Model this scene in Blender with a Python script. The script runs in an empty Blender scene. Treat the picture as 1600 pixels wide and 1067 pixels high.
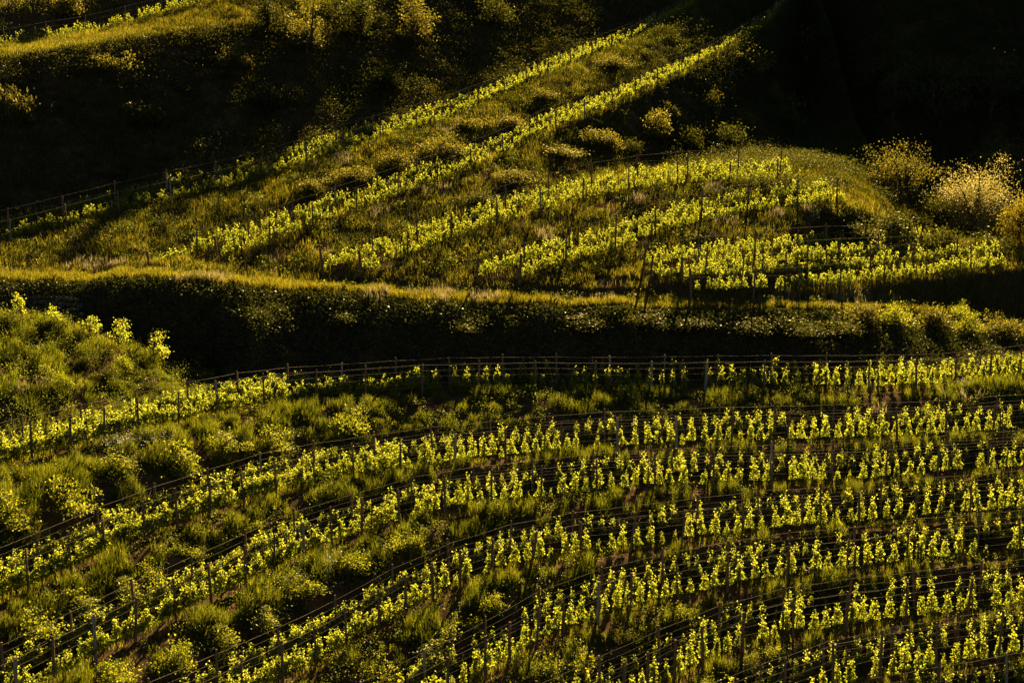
import bpy, math, random
import numpy as np
from mathutils import Vector
from mathutils.bvhtree import BVHTree

RNG = np.random.default_rng(7)
random.seed(7)
scene = bpy.context.scene
COL = scene.collection

# ------------------------------------------------------------------ camera, sky, sun, exposure
F_PX, PITCH, CAM_Z = 2000.0, math.radians(9.0), 30.0
cam_data = bpy.data.cameras.new('camera')
cam_data.sensor_width = 36.0
cam_data.lens = 36.0 * F_PX / 1600.0
cam_data.clip_end = 2000.0
cam = bpy.data.objects.new('camera', cam_data)
COL.objects.link(cam)
cam.location = (0, 0, CAM_Z)
cam.rotation_euler = (math.radians(90) - PITCH, 0, 0)
scene.camera = cam

SUN_EL, SUN_AZ = math.radians(30.0), math.radians(12.0)     # azimuth measured from +Y towards +X: the sun stands behind the hill
world = bpy.data.worlds.new('World')
scene.world = world
world.use_nodes = True
wn = world.node_tree
bg = wn.nodes['Background']
sky = wn.nodes.new('ShaderNodeTexSky')
sky.sky_type = 'NISHITA'
sky.sun_disc = False
sky.sun_elevation = SUN_EL
sky.sun_rotation = SUN_AZ
wn.links.new(sky.outputs[0], bg.inputs[0])
bg.inputs[1].default_value = 0.0115

sun_data = bpy.data.lights.new('sun', 'SUN')
sun_data.energy = 5.0
sun_data.angle = math.radians(0.5)
sun_data.color = (1.0, 0.75, 0.38)
sun = bpy.data.objects.new('sun', sun_data)
COL.objects.link(sun)
sdir = Vector((math.sin(SUN_AZ) * math.cos(SUN_EL), math.cos(SUN_AZ) * math.cos(SUN_EL), math.sin(SUN_EL)))
sun.rotation_euler = sdir.to_track_quat('Z', 'Y').to_euler()
sun.location = (30, 160, 120)

scene.view_settings.view_transform = 'Standard'
scene.view_settings.look = 'None'
scene.view_settings.exposure = 2.4
scene.view_settings.gamma = 1.0
scene.render.engine = 'CYCLES'
scene.cycles.max_bounces = 5
scene.cycles.diffuse_bounces = 2
scene.cycles.transmission_bounces = 3

CAMP = np.array([0, 0, CAM_Z])
FWD = np.array([0, math.cos(PITCH), -math.sin(PITCH)])
UPV = np.array([0, math.sin(PITCH), math.cos(PITCH)])


def ray(u, v):
    return FWD + (u - 800) / F_PX * np.array([1.0, 0, 0]) + (533.5 - v) / F_PX * UPV


def back(u, v, D):
    return CAMP + D * ray(u, v)


def project(P):
    P = np.asarray(P, float) - CAMP
    d = P @ FWD
    return 800 + F_PX * P[..., 0] / d, 533.5 - F_PX * (P @ UPV) / d, d


# ------------------------------------------------------------------ noise
_tab = RNG.random((256, 256))


def vnoise(x, y):
    xi = np.floor(x).astype(int); yi = np.floor(y).astype(int)
    fx = x - xi; fy = y - yi
    fx = fx * fx * (3 - 2 * fx); fy = fy * fy * (3 - 2 * fy)
    a = _tab[xi & 255, yi & 255]; b = _tab[(xi + 1) & 255, yi & 255]
    c = _tab[xi & 255, (yi + 1) & 255]; d = _tab[(xi + 1) & 255, (yi + 1) & 255]
    return (a * (1 - fx) + b * fx) * (1 - fy) + (c * (1 - fx) + d * fx) * fy


def fbm(x, y, s=1.0):
    return (vnoise(x * s, y * s) * 0.55 + vnoise(x * s * 2.1 + 17, y * s * 2.1 + 5) * 0.3 + vnoise(x * s * 4.3 + 3, y * s * 4.3 + 31) * 0.15)


# ------------------------------------------------------------------ materials
def new_mat(name):
    m = bpy.data.materials.new(name)
    m.use_nodes = True
    m.node_tree.nodes.clear()
    return m, m.node_tree


def leaf_mat(name, refl, trans, mix=0.55, gloss=0.02, rough=0.45):
    """refl / trans: three colours picked by the random number of each leaf."""
    m, t = new_mat(name)
    N, L = t.nodes, t.links
    geo = N.new('ShaderNodeNewGeometry')

    def ramp(cols):
        r = N.new('ShaderNodeValToRGB')
        e = r.color_ramp.elements
        e[0].position, e[0].color = 0.0, (*cols[0], 1)
        e[1].position, e[1].color = 1.0, (*cols[2], 1)
        k = e.new(0.5); k.color = (*cols[1], 1)
        L.new(geo.outputs['Random Per Island'], r.inputs[0])
        return r
    d = N.new('ShaderNodeBsdfDiffuse'); L.new(ramp(refl).outputs[0], d.inputs[0])
    tr = N.new('ShaderNodeBsdfTranslucent'); L.new(ramp(trans).outputs[0], tr.inputs[0])
    mx = N.new('ShaderNodeMixShader'); mx.inputs[0].default_value = mix
    L.new(d.outputs[0], mx.inputs[1]); L.new(tr.outputs[0], mx.inputs[2])
    g = N.new('ShaderNodeBsdfGlossy'); g.inputs['Roughness'].default_value = rough
    g.inputs['Color'].default_value = (0.9, 0.85, 0.6, 1)
    m2 = N.new('ShaderNodeMixShader'); m2.inputs[0].default_value = gloss
    L.new(mx.outputs[0], m2.inputs[1]); L.new(g.outputs[0], m2.inputs[2])
    o = N.new('ShaderNodeOutputMaterial'); L.new(m2.outputs[0], o.inputs[0])
    return m


def solid_mat(name, c1, c2, scale=8.0, rough=0.85, stretch=(1, 1, 1), bump=0.3, metallic=0.0, c3=None):
    m, t = new_mat(name)
    N, L = t.nodes, t.links
    tc = N.new('ShaderNodeTexCoord')
    mp = N.new('ShaderNodeMapping'); mp.inputs['Scale'].default_value = stretch
    L.new(tc.outputs['Object'], mp.inputs[0])
    nz = N.new('ShaderNodeTexNoise'); nz.inputs['Scale'].default_value = scale
    nz.inputs['Detail'].default_value = 6; nz.inputs['Roughness'].default_value = 0.65
    L.new(mp.outputs[0], nz.inputs['Vector'])
    r = N.new('ShaderNodeValToRGB')
    e = r.color_ramp.elements
    e[0].position, e[0].color = 0.32, (*c1, 1)
    e[1].position, e[1].color = 0.68, (*c2, 1)
    if c3:
        k = e.new(0.5); k.color = (*c3, 1)
    L.new(nz.outputs[0], r.inputs[0])
    p = N.new('ShaderNodeBsdfPrincipled')
    L.new(r.outputs[0], p.inputs['Base Color'])
    p.inputs['Roughness'].default_value = rough
    p.inputs['Metallic'].default_value = metallic
    p.inputs['Specular IOR Level'].default_value = 0.0
    if bump:
        b = N.new('ShaderNodeBump'); b.inputs['Strength'].default_value = bump; b.inputs['Distance'].default_value = 0.05
        L.new(nz.outputs[0], b.inputs['Height']); L.new(b.outputs[0], p.inputs['Normal'])
    o = N.new('ShaderNodeOutputMaterial'); L.new(p.outputs[0], o.inputs[0])
    return m


M_soil = solid_mat('soil_and_litter', (0.034, 0.019, 0.010), (0.10, 0.060, 0.030), scale=1.6, rough=0.95, bump=0.8, c3=(0.055, 0.036, 0.015))
M_wood = solid_mat('weathered_wood', (0.085, 0.050, 0.028), (0.25, 0.165, 0.095), scale=14, stretch=(3, 3, 0.4), rough=0.9, bump=0.5)
M_conc = solid_mat('grey_concrete', (0.20, 0.165, 0.12), (0.34, 0.285, 0.21), scale=10, rough=0.9, bump=0.3)
M_wire = solid_mat('old_wire', (0.26, 0.20, 0.13), (0.40, 0.33, 0.23), scale=0.6, rough=0.75, bump=0.0, metallic=0.0)
M_bark = solid_mat('bark', (0.03, 0.02, 0.013), (0.11, 0.075, 0.05), scale=12, stretch=(2, 2, 0.5), rough=0.95, bump=0.6)
M_stone = solid_mat('pale_stone', (0.09, 0.07, 0.05), (0.22, 0.18, 0.13), scale=5, rough=0.95, bump=0.5)
M_cane = solid_mat('pale_cane', (0.40, 0.33, 0.24), (0.58, 0.50, 0.40), scale=8, rough=0.6, bump=0.1)

M_vine = leaf_mat('vine_leaf', [(0.05, 0.085, 0.010), (0.09, 0.11, 0.012), (0.12, 0.12, 0.016)],
                  [(0.12, 0.20, 0.008), (0.38, 0.42, 0.018), (0.68, 0.62, 0.07)], mix=0.68, gloss=0.02)
M_grass = leaf_mat('grass_blade', [(0.03, 0.055, 0.008), (0.05, 0.07, 0.010), (0.09, 0.08, 0.02)],
                   [(0.09, 0.13, 0.005), (0.21, 0.21, 0.007), (0.44, 0.36, 0.02)], mix=0.5, gloss=0.03)
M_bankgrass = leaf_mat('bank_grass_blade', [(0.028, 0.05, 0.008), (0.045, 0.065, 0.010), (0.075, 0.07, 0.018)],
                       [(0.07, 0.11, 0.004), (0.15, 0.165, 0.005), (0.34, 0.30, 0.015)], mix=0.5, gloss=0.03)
M_hillgrass = leaf_mat('hill_grass_blade', [(0.04, 0.055, 0.010), (0.065, 0.075, 0.012), (0.12, 0.09, 0.03)],
                       [(0.10, 0.12, 0.006), (0.22, 0.19, 0.008), (0.40, 0.30, 0.02)], mix=0.5, gloss=0.03)
M_weed = leaf_mat('weed_leaf', [(0.03, 0.055, 0.008), (0.055, 0.08, 0.010), (0.09, 0.10, 0.015)],
                  [(0.06, 0.10, 0.006), (0.14, 0.16, 0.008), (0.34, 0.31, 0.018)], mix=0.5, gloss=0.02)
M_shrub = leaf_mat('shrub_leaf', [(0.045, 0.075, 0.010), (0.075, 0.10, 0.012), (0.11, 0.12, 0.018)],
                   [(0.13, 0.18, 0.006), (0.29, 0.29, 0.009), (0.46, 0.41, 0.02)], mix=0.55, gloss=0.02)
M_shadeleaf = leaf_mat('shade_painted_leaf', [(0.014, 0.023, 0.005), (0.024, 0.032, 0.006), (0.04, 0.04, 0.008)],
                  [(0.04, 0.055, 0.004), (0.075, 0.08, 0.005), (0.17, 0.14, 0.012)], mix=0.4, gloss=0.02)  # shade painted into the leaf colour, for plants on the unlit slopes
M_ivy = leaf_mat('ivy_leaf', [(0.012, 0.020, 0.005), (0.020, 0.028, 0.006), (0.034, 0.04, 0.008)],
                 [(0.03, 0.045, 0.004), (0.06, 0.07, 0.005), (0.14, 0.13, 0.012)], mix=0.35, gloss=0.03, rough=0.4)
M_pale = leaf_mat('pale_tree_leaf', [(0.08, 0.085, 0.02), (0.17, 0.15, 0.05), (0.34, 0.28, 0.14)],
                  [(0.18, 0.16, 0.015), (0.40, 0.33, 0.06), (0.60, 0.50, 0.18)], mix=0.5, gloss=0.02)
M_olive = leaf_mat('olive_tree_leaf', [(0.045, 0.052, 0.011), (0.07, 0.072, 0.014), (0.10, 0.09, 0.02)],
                   [(0.09, 0.09, 0.010), (0.17, 0.145, 0.012), (0.30, 0.24, 0.02)], mix=0.5, gloss=0.02)
M_gold = leaf_mat('golden_tree_leaf', [(0.10, 0.08, 0.012), (0.14, 0.11, 0.014), (0.18, 0.13, 0.02)],
                  [(0.15, 0.13, 0.006), (0.26, 0.20, 0.008), (0.38, 0.29, 0.015)], mix=0.55, gloss=0.02)
M_plume = leaf_mat('dry_grass_blade', [(0.18, 0.14, 0.06), (0.26, 0.20, 0.10), (0.36, 0.29, 0.17)],
                   [(0.18, 0.14, 0.05), (0.26, 0.20, 0.09), (0.34, 0.27, 0.15)], mix=0.5, gloss=0.02)
M_flower = leaf_mat('white_petal', [(0.5, 0.48, 0.42), (0.6, 0.58, 0.5), (0.7, 0.68, 0.6)],
                    [(0.4, 0.38, 0.3), (0.45, 0.43, 0.35), (0.5, 0.48, 0.4)], mix=0.4, gloss=0.02)


# ------------------------------------------------------------------ mesh helpers
def np_mesh(name, verts, faces, k, mat=None, smooth=False):
    """verts (n,3), faces (m,k) all with k corners."""
    me = bpy.data.meshes.new(name)
    verts = np.ascontiguousarray(verts, dtype=np.float32)
    faces = np.ascontiguousarray(faces, dtype=np.int32)
    me.vertices.add(len(verts)); me.vertices.foreach_set('co', verts.ravel())
    me.loops.add(faces.size); me.loops.foreach_set('vertex_index', faces.ravel())
    me.polygons.add(len(faces))
    me.polygons.foreach_set('loop_start', np.arange(0, faces.size, k, dtype=np.int32))
    me.polygons.foreach_set('loop_total', np.full(len(faces), k, dtype=np.int32))
    if smooth:
        me.polygons.foreach_set('use_smooth', np.ones(len(faces), dtype=bool))
    me.update(calc_edges=True)
    if mat:
        me.materials.append(mat)
    return me


def link(name, me, parent=None, loc=None, rz=None, scale=None):
    o = bpy.data.objects.new(name, me)
    COL.objects.link(o)
    if parent:
        o.parent = parent
    if loc is not None:
        o.location = tuple(float(c) for c in loc)
    if rz is not None:
        o.rotation_euler = (0, 0, float(rz))
    if scale is not None:
        o.scale = (scale,) * 3 if np.isscalar(scale) else tuple(scale)
    return o


def tag(o, label, category=None, group=None, kind=None):
    o['label'] = label
    if category:
        o['category'] = category
    if group:
        o['group'] = group
    if kind:
        o['kind'] = kind
    return o


def unit(a):
    return a / np.maximum(np.linalg.norm(a, axis=-1, keepdims=True), 1e-9)


def leaf_quads(C, size, rng, up=0.35, aspect=0.75, droop=0.0):
    """folded rhombus leaves round the centres C."""
    n = len(C)
    size = np.broadcast_to(np.asarray(size, float), (n,))[:, None]
    nor = unit(rng.normal(size=(n, 3)) + np.array([0, 0, up * 2.0]))
    ax = unit(np.cross(nor, rng.normal(size=(n, 3))))
    ax[:, 2] -= droop
    ax = unit(ax)
    side = unit(np.cross(nor, ax))
    nor = np.cross(ax, side)
    base = C - ax * size * 0.5
    tip = C + ax * size * 0.5
    l = C + side * size * 0.5 * aspect + nor * size * 0.12 - ax * size * 0.08
    r = C - side * size * 0.5 * aspect + nor * size * 0.12 - ax * size * 0.08
    V = np.stack([base, r, tip, l], 1).reshape(-1, 3)
    Fc = np.arange(n * 4).reshape(n, 4)
    return V, Fc


def blades(C, h, w, rng, lean=0.35, nrm=None):
    """two-segment grass blades (5 corners in a fan kept as one triangle strip of quads + tip)."""
    n = len(C)
    h = np.broadcast_to(np.asarray(h, float), (n,))
    w = np.broadcast_to(np.asarray(w, float), (n,))
    a = rng.random(n) * 2 * math.pi
    d = np.stack([np.cos(a), np.sin(a), np.zeros(n)], 1)
    b = rng.random(n) * 2 * math.pi
    s = np.stack([np.cos(b), np.sin(b), np.zeros(n)], 1) * (w * 0.5)[:, None]
    ln = (rng.random(n) ** 1.3 * lean * 2)[:, None]
    mid = C + np.array([0, 0, 1]) * (h * 0.55)[:, None] + d * ln * (h * 0.22)[:, None]
    tip = C + np.array([0, 0, 1]) * (h * (1 - 0.25 * ln[:, 0]))[:, None] + d * ln * (h * 0.75)[:, None]
    V = np.stack([C - s, C + s, mid + s * 0.8, tip, mid - s * 0.8], 1).reshape(-1, 3)
    Fc = np.arange(n * 5).reshape(n, 5)
    return V, Fc


def tube(pts, rad, sides=5, cap=True):
    pts = np.asarray(pts, float)
    n = len(pts)
    rad = np.broadcast_to(np.asarray(rad, float), (n,))
    tan = unit(np.gradient(pts, axis=0))
    ref = np.where(np.abs(tan[:, 2:3]) > 0.8, np.array([[1.0, 0, 0]]), np.array([[0, 0, 1.0]]))
    a = unit(np.cross(tan, ref)); b = np.cross(tan, a)
    V, Fc = [], []
    for k in range(sides):
        t = 2 * math.pi * k / sides
        V.append(pts + (a * math.cos(t) + b * math.sin(t)) * rad[:, None])
    V = np.stack(V, 1).reshape(-1, 3)
    for i in range(n - 1):
        for k in range(sides):
            k2 = (k + 1) % sides
            Fc.append((i * sides + k, i * sides + k2, (i + 1) * sides + k2, (i + 1) * sides + k))
    return V, np.array(Fc)


def merge(parts):
    V, Fc, o = [], [], 0
    for v, f in parts:
        V.append(v); Fc.append(f + o); o += len(v)
    return np.concatenate(V), np.concatenate(Fc)


# ------------------------------------------------------------------ the terrain: lines across the slope, in polar columns seen from above
AZ = np.radians(np.arange(-33, 33.01, 0.2))
NC = len(AZ)
ADIR = np.stack([np.sin(AZ), np.cos(AZ), np.zeros(NC)], 1)


def h_front(v, u):
    return 46.3 + (v - 610) * 0.040 + 0.012 * max(0.0, 500 - u)


def h_hill(v, u):
    return np.maximum(41 + 0.043 * (v - 430), 16)


def polar(P):
    x, y = P[:, 0], P[:, 1]
    return np.arctan2(x, y), np.hypot(x, y), P[:, 2]


def smooth(a, k=7):
    p = np.pad(a, k // 2, mode='edge')
    return np.convolve(p, np.ones(k) / k, 'valid')


def line_px(pts, hf=None, k=7):
    """polyline of (u, v[, depth]) pixels -> (r, z) on the columns"""
    P = np.array([back(p[0], p[1], p[2] if len(p) > 2 else 3600.0 / hf(p[1], p[0])) for p in pts])
    a, r, z = polar(P)
    o = np.argsort(a)
    a, r, z = a[o], r[o], z[o]
    return smooth(np.interp(AZ, a, r), k), smooth(np.interp(AZ, a, z), k)


def line_z(pts, k=7):
    """polyline of (u, depth, z relative to the camera)"""
    P = []
    for u, D, z in pts:
        y = D / math.cos(PITCH) + z * math.tan(PITCH)
        P.append((D * (u - 800) / F_PX, y, CAM_Z + z))
    a, r, z = polar(np.array(P))
    return smooth(np.interp(AZ, a, r), k), smooth(np.interp(AZ, a, z), k)


def off(line, d):
    """a line shifted level by d metres square to itself (positive: uphill, away)"""
    r, z = line
    x, y = r * np.sin(AZ), r * np.cos(AZ)
    tx, ty = smooth(np.gradient(x), 9), smooth(np.gradient(y), 9)
    L = np.hypot(tx, ty)
    sinang = np.abs(tx / L * np.cos(AZ) - ty / L * np.sin(AZ))
    return r + d / np.maximum(sinang, 0.35), z.copy()


TF = {
 8: [(0, 1780), (800, 1380), (1200, 1200), (1436, 1137), (1524, 1122), (1600, 1108), (1800, 1075)],
 7: [(0, 1680), (800, 1300), (1100, 1170), (1301, 1088), (1375, 1070), (1462, 1055), (1560, 1040), (1600, 1033), (1800, 1000)],
 6: [(0, 1590), (600, 1290), (900, 1140), (1012, 1085), (1053, 1065), (1099, 1045), (1160, 1017), (1239, 1000), (1322, 988), (1415, 975), (1511, 965), (1600, 953), (1800, 930)],
 5: [(0, 1450), (300, 1300), (600, 1150), (757, 1062), (796, 1040), (839, 1011), (881, 992), (934, 972), (986, 955), (1061, 938), (1137, 925), (1229, 908), (1322, 900), (1416, 888), (1510, 878), (1594, 870), (1800, 845)],
 4: [(-200, 1390), (0, 1290), (300, 1140), (441, 1070), (494, 1043), (542, 1013), (592, 983), (634, 961), (677, 938), (719, 920), (769, 903), (829, 886), (907, 872), (985, 862), (1065, 853), (1160, 841), (1253, 832), (1343, 826), (1430, 818), (1510, 812), (1600, 803), (1800, 785)],
 3: [(-200, 1215), (0, 1112), (85, 1068), (150, 1032), (212, 1002), (275, 970), (330, 942), (385, 918), (429, 895), (475, 872), (519, 855), (566, 840), (624, 820), (695, 803), (768, 795), (845, 785), (933, 775), (1023, 768), (1115, 764), (1210, 762), (1300, 760), (1383, 757), (1465, 748), (1543, 742), (1600, 738), (1800, 720)],
 2: [(-200, 1035), (0, 945), (45, 925), (110, 897), (165, 870), (226, 845), (277, 826), (328, 808), (382, 789), (432, 774), (492, 760), (553, 748), (627, 738), (710, 729), (790, 720), (879, 711), (965, 706), (1057, 701), (1143, 698), (1230, 697), (1317, 693), (1402, 690), (1477, 688), (1551, 682), (1600, 678), (1800, 665)],
 1: [(-200, 785), (0, 733), (51, 720), (109, 705), (163, 692), (217, 678), (279, 664), (341, 650), (413, 637), (494, 629), (571, 623), (660, 617), (747, 614), (837, 613), (929, 614), (1017, 615), (1102, 612), (1193, 612), (1280, 612), (1357, 611), (1431, 610), (1491, 607), (1548, 601), (1600, 594), (1800, 580)],
}
UF = {
 6: [(1000, 475), (1060, 462), (1197, 457), (1268, 455, 88.5), (1330, 447, 90.5), (1400, 440, 92.5), (1470, 432, 94.5), (1540, 424, 96), (1575, 420, 97), (1800, 405, 99)],
 5: [(930, 462), (985, 445), (1027, 438), (1150, 421), (1235, 415), (1320, 408, 94.5), (1400, 404, 97), (1475, 402, 99), (1600, 398, 101), (1800, 390, 103)],
 4: [(730, 472), (790, 446), (829, 437), (870, 418), (950, 400), (1024, 370), (1062, 361), (1142, 343), (1200, 333), (1260, 324, 98), (1325, 318, 101), (1420, 350, 107), (1500, 378, 110), (1600, 388, 112), (1800, 390, 113)],
 3: [(480, 460), (540, 437), (565, 430), (627, 408), (712, 375), (794, 350), (870, 327), (910, 315), (1000, 298), (1100, 291), (1200, 287, 103), (1255, 284, 105.5), (1350, 305, 110), (1450, 350, 114), (1500, 370, 116), (1600, 380, 118), (1800, 380, 119)],
 2: [(200, 470), (330, 412), (343, 405), (412, 388), (500, 352), (595, 320), (700, 282), (800, 240), (850, 212), (958, 170), (1040, 132), (1084, 112), (1130, 85), (1200, 42), (1230, 8), (1262, -25), (1283, 10, 158), (1305, 85, 150), (1330, 185, 140), (1358, 248, 131), (1400, 265, 128), (1500, 275, 128), (1600, 285, 128), (1800, 285, 129)],
 1: [(-200, 420), (0, 385), (50, 370), (105, 358), (200, 332), (323, 305), (423, 280), (552, 234), (700, 190), (800, 148), (866, 115), (906, 100), (1000, 60), (1060, 28), (1100, 5), (1130, -15), (1250, -60, 167), (1302, -70, 161), (1350, -75, 158), (1600, -85, 158)],
}
ROW_SEP = 1.45
lines = []     # (name, r, z); zone of the strip between a line and the next one


def add(name, rz):
    r, z = rz[0].copy(), rz[1].copy()
    if lines:
        pr, pz = lines[-1][1], lines[-1][2]
        bad = r < pr + 0.12
        z = np.where(bad, np.where(r < pr - 0.5, pz + 0.03, np.maximum(z, pz)), z)
        r = np.where(bad, pr + 0.12, r)
    lines.append((name, r, z))


near = line_px(TF[8], h_front)
add('near_end', (near[0] * 0.35, near[1] - 7.0))
add('near_low', (near[0] - 8.0, near[1] - 2.6))
rowline = {}
for t in range(8, 0, -1):
    Fl = line_px(TF[t], h_front)
    rowline[('front', t, 'F')] = Fl
    Bl = off(Fl, ROW_SEP); Bl = (Bl[0], Bl[1] + 0.15)
    rowline[('front', t, 'B')] = Bl
    e = off(Fl, -0.6); add(f'T{t}_edge', (e[0], e[1] - 0.05))
    add(f'T{t}_front', Fl)
    add(f'T{t}_back', Bl)
    e = off(Fl, 1.95); add(f'T{t}_toe', (e[0], e[1] + 0.22))

toe_r, toe_z = lines[-1][1], lines[-1][2]
mw = np.clip((np.degrees(AZ) - math.degrees(math.atan(-480 / F_PX))) / 2.0, 0, 1)      # 0 on the mound at the left, 1 to the right of it
mo = line_px([(-300, 488, 77), (0, 493, 77), (60, 500, 77), (110, 515, 77), (160, 532, 77.2), (210, 552, 77.5), (260, 572, 77.8), (300, 586, 78), (345, 600, 78.2), (420, 615, 78)])
add('mound_crest', (mo[0] * (1 - mw) + (toe_r + 0.25) * mw, mo[1] * (1 - mw) + (toe_z + 0.1) * mw))
ft = line_z([(-300, 81.3, -12.4), (0, 81.3, -12.5), (130, 81.3, -13.3), (260, 81.5, -14.5), (340, 81.8, -15.3), (420, 82.2, -15.8)])
add('bank_foot', (ft[0] * (1 - mw) + (toe_r + 0.6) * mw, ft[1] * (1 - mw) + (toe_z + 0.2) * mw))
add('bank_crest', line_px([(-300, 437, 84.0), (0, 437, 84.0), (100, 441, 84.0), (135, 447, 84.0), (200, 431, 84.0), (300, 437, 84.0), (380, 447, 84.5), (430, 453, 84.2), (533, 460, 84.4), (600, 464, 83.9), (660, 470, 83.7), (750, 474, 83.5), (850, 477, 83.4), (900, 481, 83.4), (1000, 482, 83.4), (1150, 487, 83.7), (1250, 489, 84.6), (1340, 481, 87), (1400, 483, 88.5), (1480, 494, 90), (1550, 500, 91), (1600, 505, 92), (1800, 512, 93)]))
er, ez = lines[-1][1], lines[-1][2]
dip = np.clip((np.degrees(AZ) - 15.5) / 3.0, 0, 1)
add('plateau', (er + 2.4 + 0.6 * dip, ez + 0.05 - 2.0 * dip))
for t in range(6, 0, -1):
    Fl = line_px(UF[t], h_hill, 3 if t < 3 else 7)
    rowline[('hill', t, 'F')] = Fl
    Bl = off(Fl, 1.9); Bl = (Bl[0], Bl[1] + 0.7)
    rowline[('hill', t, 'B')] = Bl
    e = off(Fl, -0.55); add(f'U{t}_edge', (e[0], e[1] - 0.1))
    add(f'U{t}_front', Fl)
    add(f'U{t}_back', Bl)
    e = off(Fl, 2.5); add(f'U{t}_toe', (e[0], e[1] + 0.85))
add('ridge', line_px([(-300, 110, 106), (0, 94, 108.5), (100, 77, 111.5), (200, 63, 115), (300, 51, 118.5), (390, 42, 122), (430, 38, 125), (500, 14, 128), (540, 5, 132), (600, -10, 137), (700, -45, 144), (850, -80, 157), (1000, -88, 171), (1150, -88, 176), (1250, -110, 176), (1330, -195, 172), (1600, -200, 172)]))
rr, rz_ = lines[-1][1], lines[-1][2]
ULF = line_px([(-300, 120, 112), (0, 80, 115.5), (70, 67, 118), (133, 57, 120), (213, 37, 122.5), (300, 13, 125), (333, 3, 127), (400, -20, 131), (600, -120, 152), (900, -200, 185)])
rowline[('top', 1, 'F')] = ULF
e = off(ULF, -0.55); add('top_edge', e)
add('top_front', ULF)
add('top_back', off(ULF, ROW_SEP))
pr, pz = lines[-1][1], lines[-1][2]
add('top_toe', (pr + 1.0, pz + 0.1))
add('top_rise', (pr + 7.0, pz + 5.0))
add('top_end', (pr + 40.0, pz + 12.0))

SUB = {'near_end': 6, 'near_low': 6, 'mound_crest': 8, 'bank_foot': 12, 'bank_crest': 4, 'plateau': 4, 'ridge': 4, 'top_rise': 6, 'top_toe': 4}
rows_r, rows_z, row_zone = [], [], []
for i in range(len(lines) - 1):
    n0, r0, z0 = lines[i]
    n1, r1, z1 = lines[i + 1]
    if n0.endswith('_toe'):
        nsub = 14 if n0 in ('U1_toe', 'T1_toe') else 8
        zone = ('bank_' if n0[0] == 'T' else 'hillbank_') + n0[:2]
        if n0 == 'T1_toe': zone = 'mound'
        if n0 == 'U1_toe': zone = 'topbank'
        if n0 == 'top_toe': zone = 'toprise'
    elif n0.endswith('_edge'):
        nsub = 2; zone = {'T': 'edge', 'U': 'hilledge', 't': 'topedge'}[n0[0]]
    elif n0.endswith('_front'):
        nsub = 3; zone = {'T': 'tread', 'U': 'hilltread', 't': 'toptread'}[n0[0]]
    elif n0.endswith('_back'):
        nsub = 2; zone = {'T': 'backtread', 'U': 'hilltread', 't': 'toptread'}[n0[0]]
    else:
        nsub = SUB.get(n0, 5); zone = {'near_end': 'near', 'near_low': 'near', 'mound_crest': 'dell', 'bank_foot': 'embank', 'bank_crest': 'crest', 'plateau': 'plateau', 'ridge': 'ridgetop', 'top_rise': 'far'}[n0]
    for k in range(nsub):
        s = k / nsub
        zs = s
        if zone.startswith('hillbank'):
            zs = 1 - (1 - s) ** 1.3
        if zone == 'hillbank_U3':                      # flat foot and a steep brow towards the right
            zs = s ** (1.0 + 2.2 * np.clip((np.degrees(AZ) - 1.0) / 6.0, 0, 1))
        if zone.startswith('bank'):
            zs = 1 - (1 - s) ** 2.2
        if zone == 'embank':
            zs = 1 - (1 - s) ** 1.5
        if zone == 'topbank':
            zs = s ** 1.2
        if zone == 'mound':
            zs = s * 0.6 + 0.4 * (1 - (1 - s) ** 2)
        rows_r.append(r0 + (r1 - r0) * s); rows_z.append(z0 + (z1 - z0) * zs); row_zone.append(zone)
rows_r.append(lines[-1][1]); rows_z.append(lines[-1][2]); row_zone.append('far')
GR, GZ = np.array(rows_r), np.array(rows_z)
GX, GY = GR * np.sin(AZ)[None], GR * np.cos(AZ)[None]
amp = np.array([{'b': 0.45, 'm': 1.0, 'h': 0.4, 'e': 0.08, 't': 0.06, 'd': 0.3, 'c': 0.4, 'p': 0.12, 'n': 0.3, 'r': 0.15, 'f': 0.5}[z[0]] if z not in ('embank', 'topbank', 'backtread', 'hilltread', 'hilledge') else {'embank': 0.8, 'topbank': 1.1, 'backtread': 0.06, 'hilltread': 0.07, 'hilledge': 0.1}[z] for z in row_zone])
first = next(i for i, z in enumerate(row_zone) if z == 'mound')
for i in range(6):
    amp[first + i] *= i / 6
GZ = GZ + amp[:, None] * (fbm(GX, GY, 0.45) - 0.5) * 1.6 + 0.06 * (vnoise(GX * 2.3, GY * 2.3) - 0.5)
G = np.stack([GX, GY, GZ], 2)
NR = len(G)

idx = np.arange(NR * NC).reshape(NR, NC)
quads = np.stack([idx[:-1, :-1], idx[:-1, 1:], idx[1:, 1:], idx[1:, :-1]], 2)
bvh = BVHTree.FromPolygons([tuple(p) for p in G.reshape(-1, 3).tolist()], quads.reshape(-1, 4).tolist())


def terrain_piece(name, i0, i1, label):
    sub = G[i0:i1 + 1]
    n = len(sub)
    ii = np.arange(n * NC).reshape(n, NC)
    q = np.stack([ii[:-1, :-1], ii[:-1, 1:], ii[1:, 1:], ii[1:, :-1]], 2).reshape(-1, 4)
    o = link(name, np_mesh(name, sub.reshape(-1, 3), q, 4, M_soil, smooth=True))
    return tag(o, label, kind='structure')


i_emb = row_zone.index('embank'); i_crest = row_zone.index('crest')
terrain_piece('terraced_slope', 0, i_emb, 'near vineyard slope cut into grassy terraces')
terrain_piece('embankment', i_emb, i_crest, 'steep dark embankment between the near vineyard and the far hillside')
terrain_piece('hillside', i_crest, NR - 1, 'far hillside with climbing vineyard terraces')


def ground_px(u, v):
    d = ray(u, v)
    h = bvh.ray_cast(Vector(CAMP), Vector(d))
    return np.array(h[0]) if h[0] is not None else None


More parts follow.
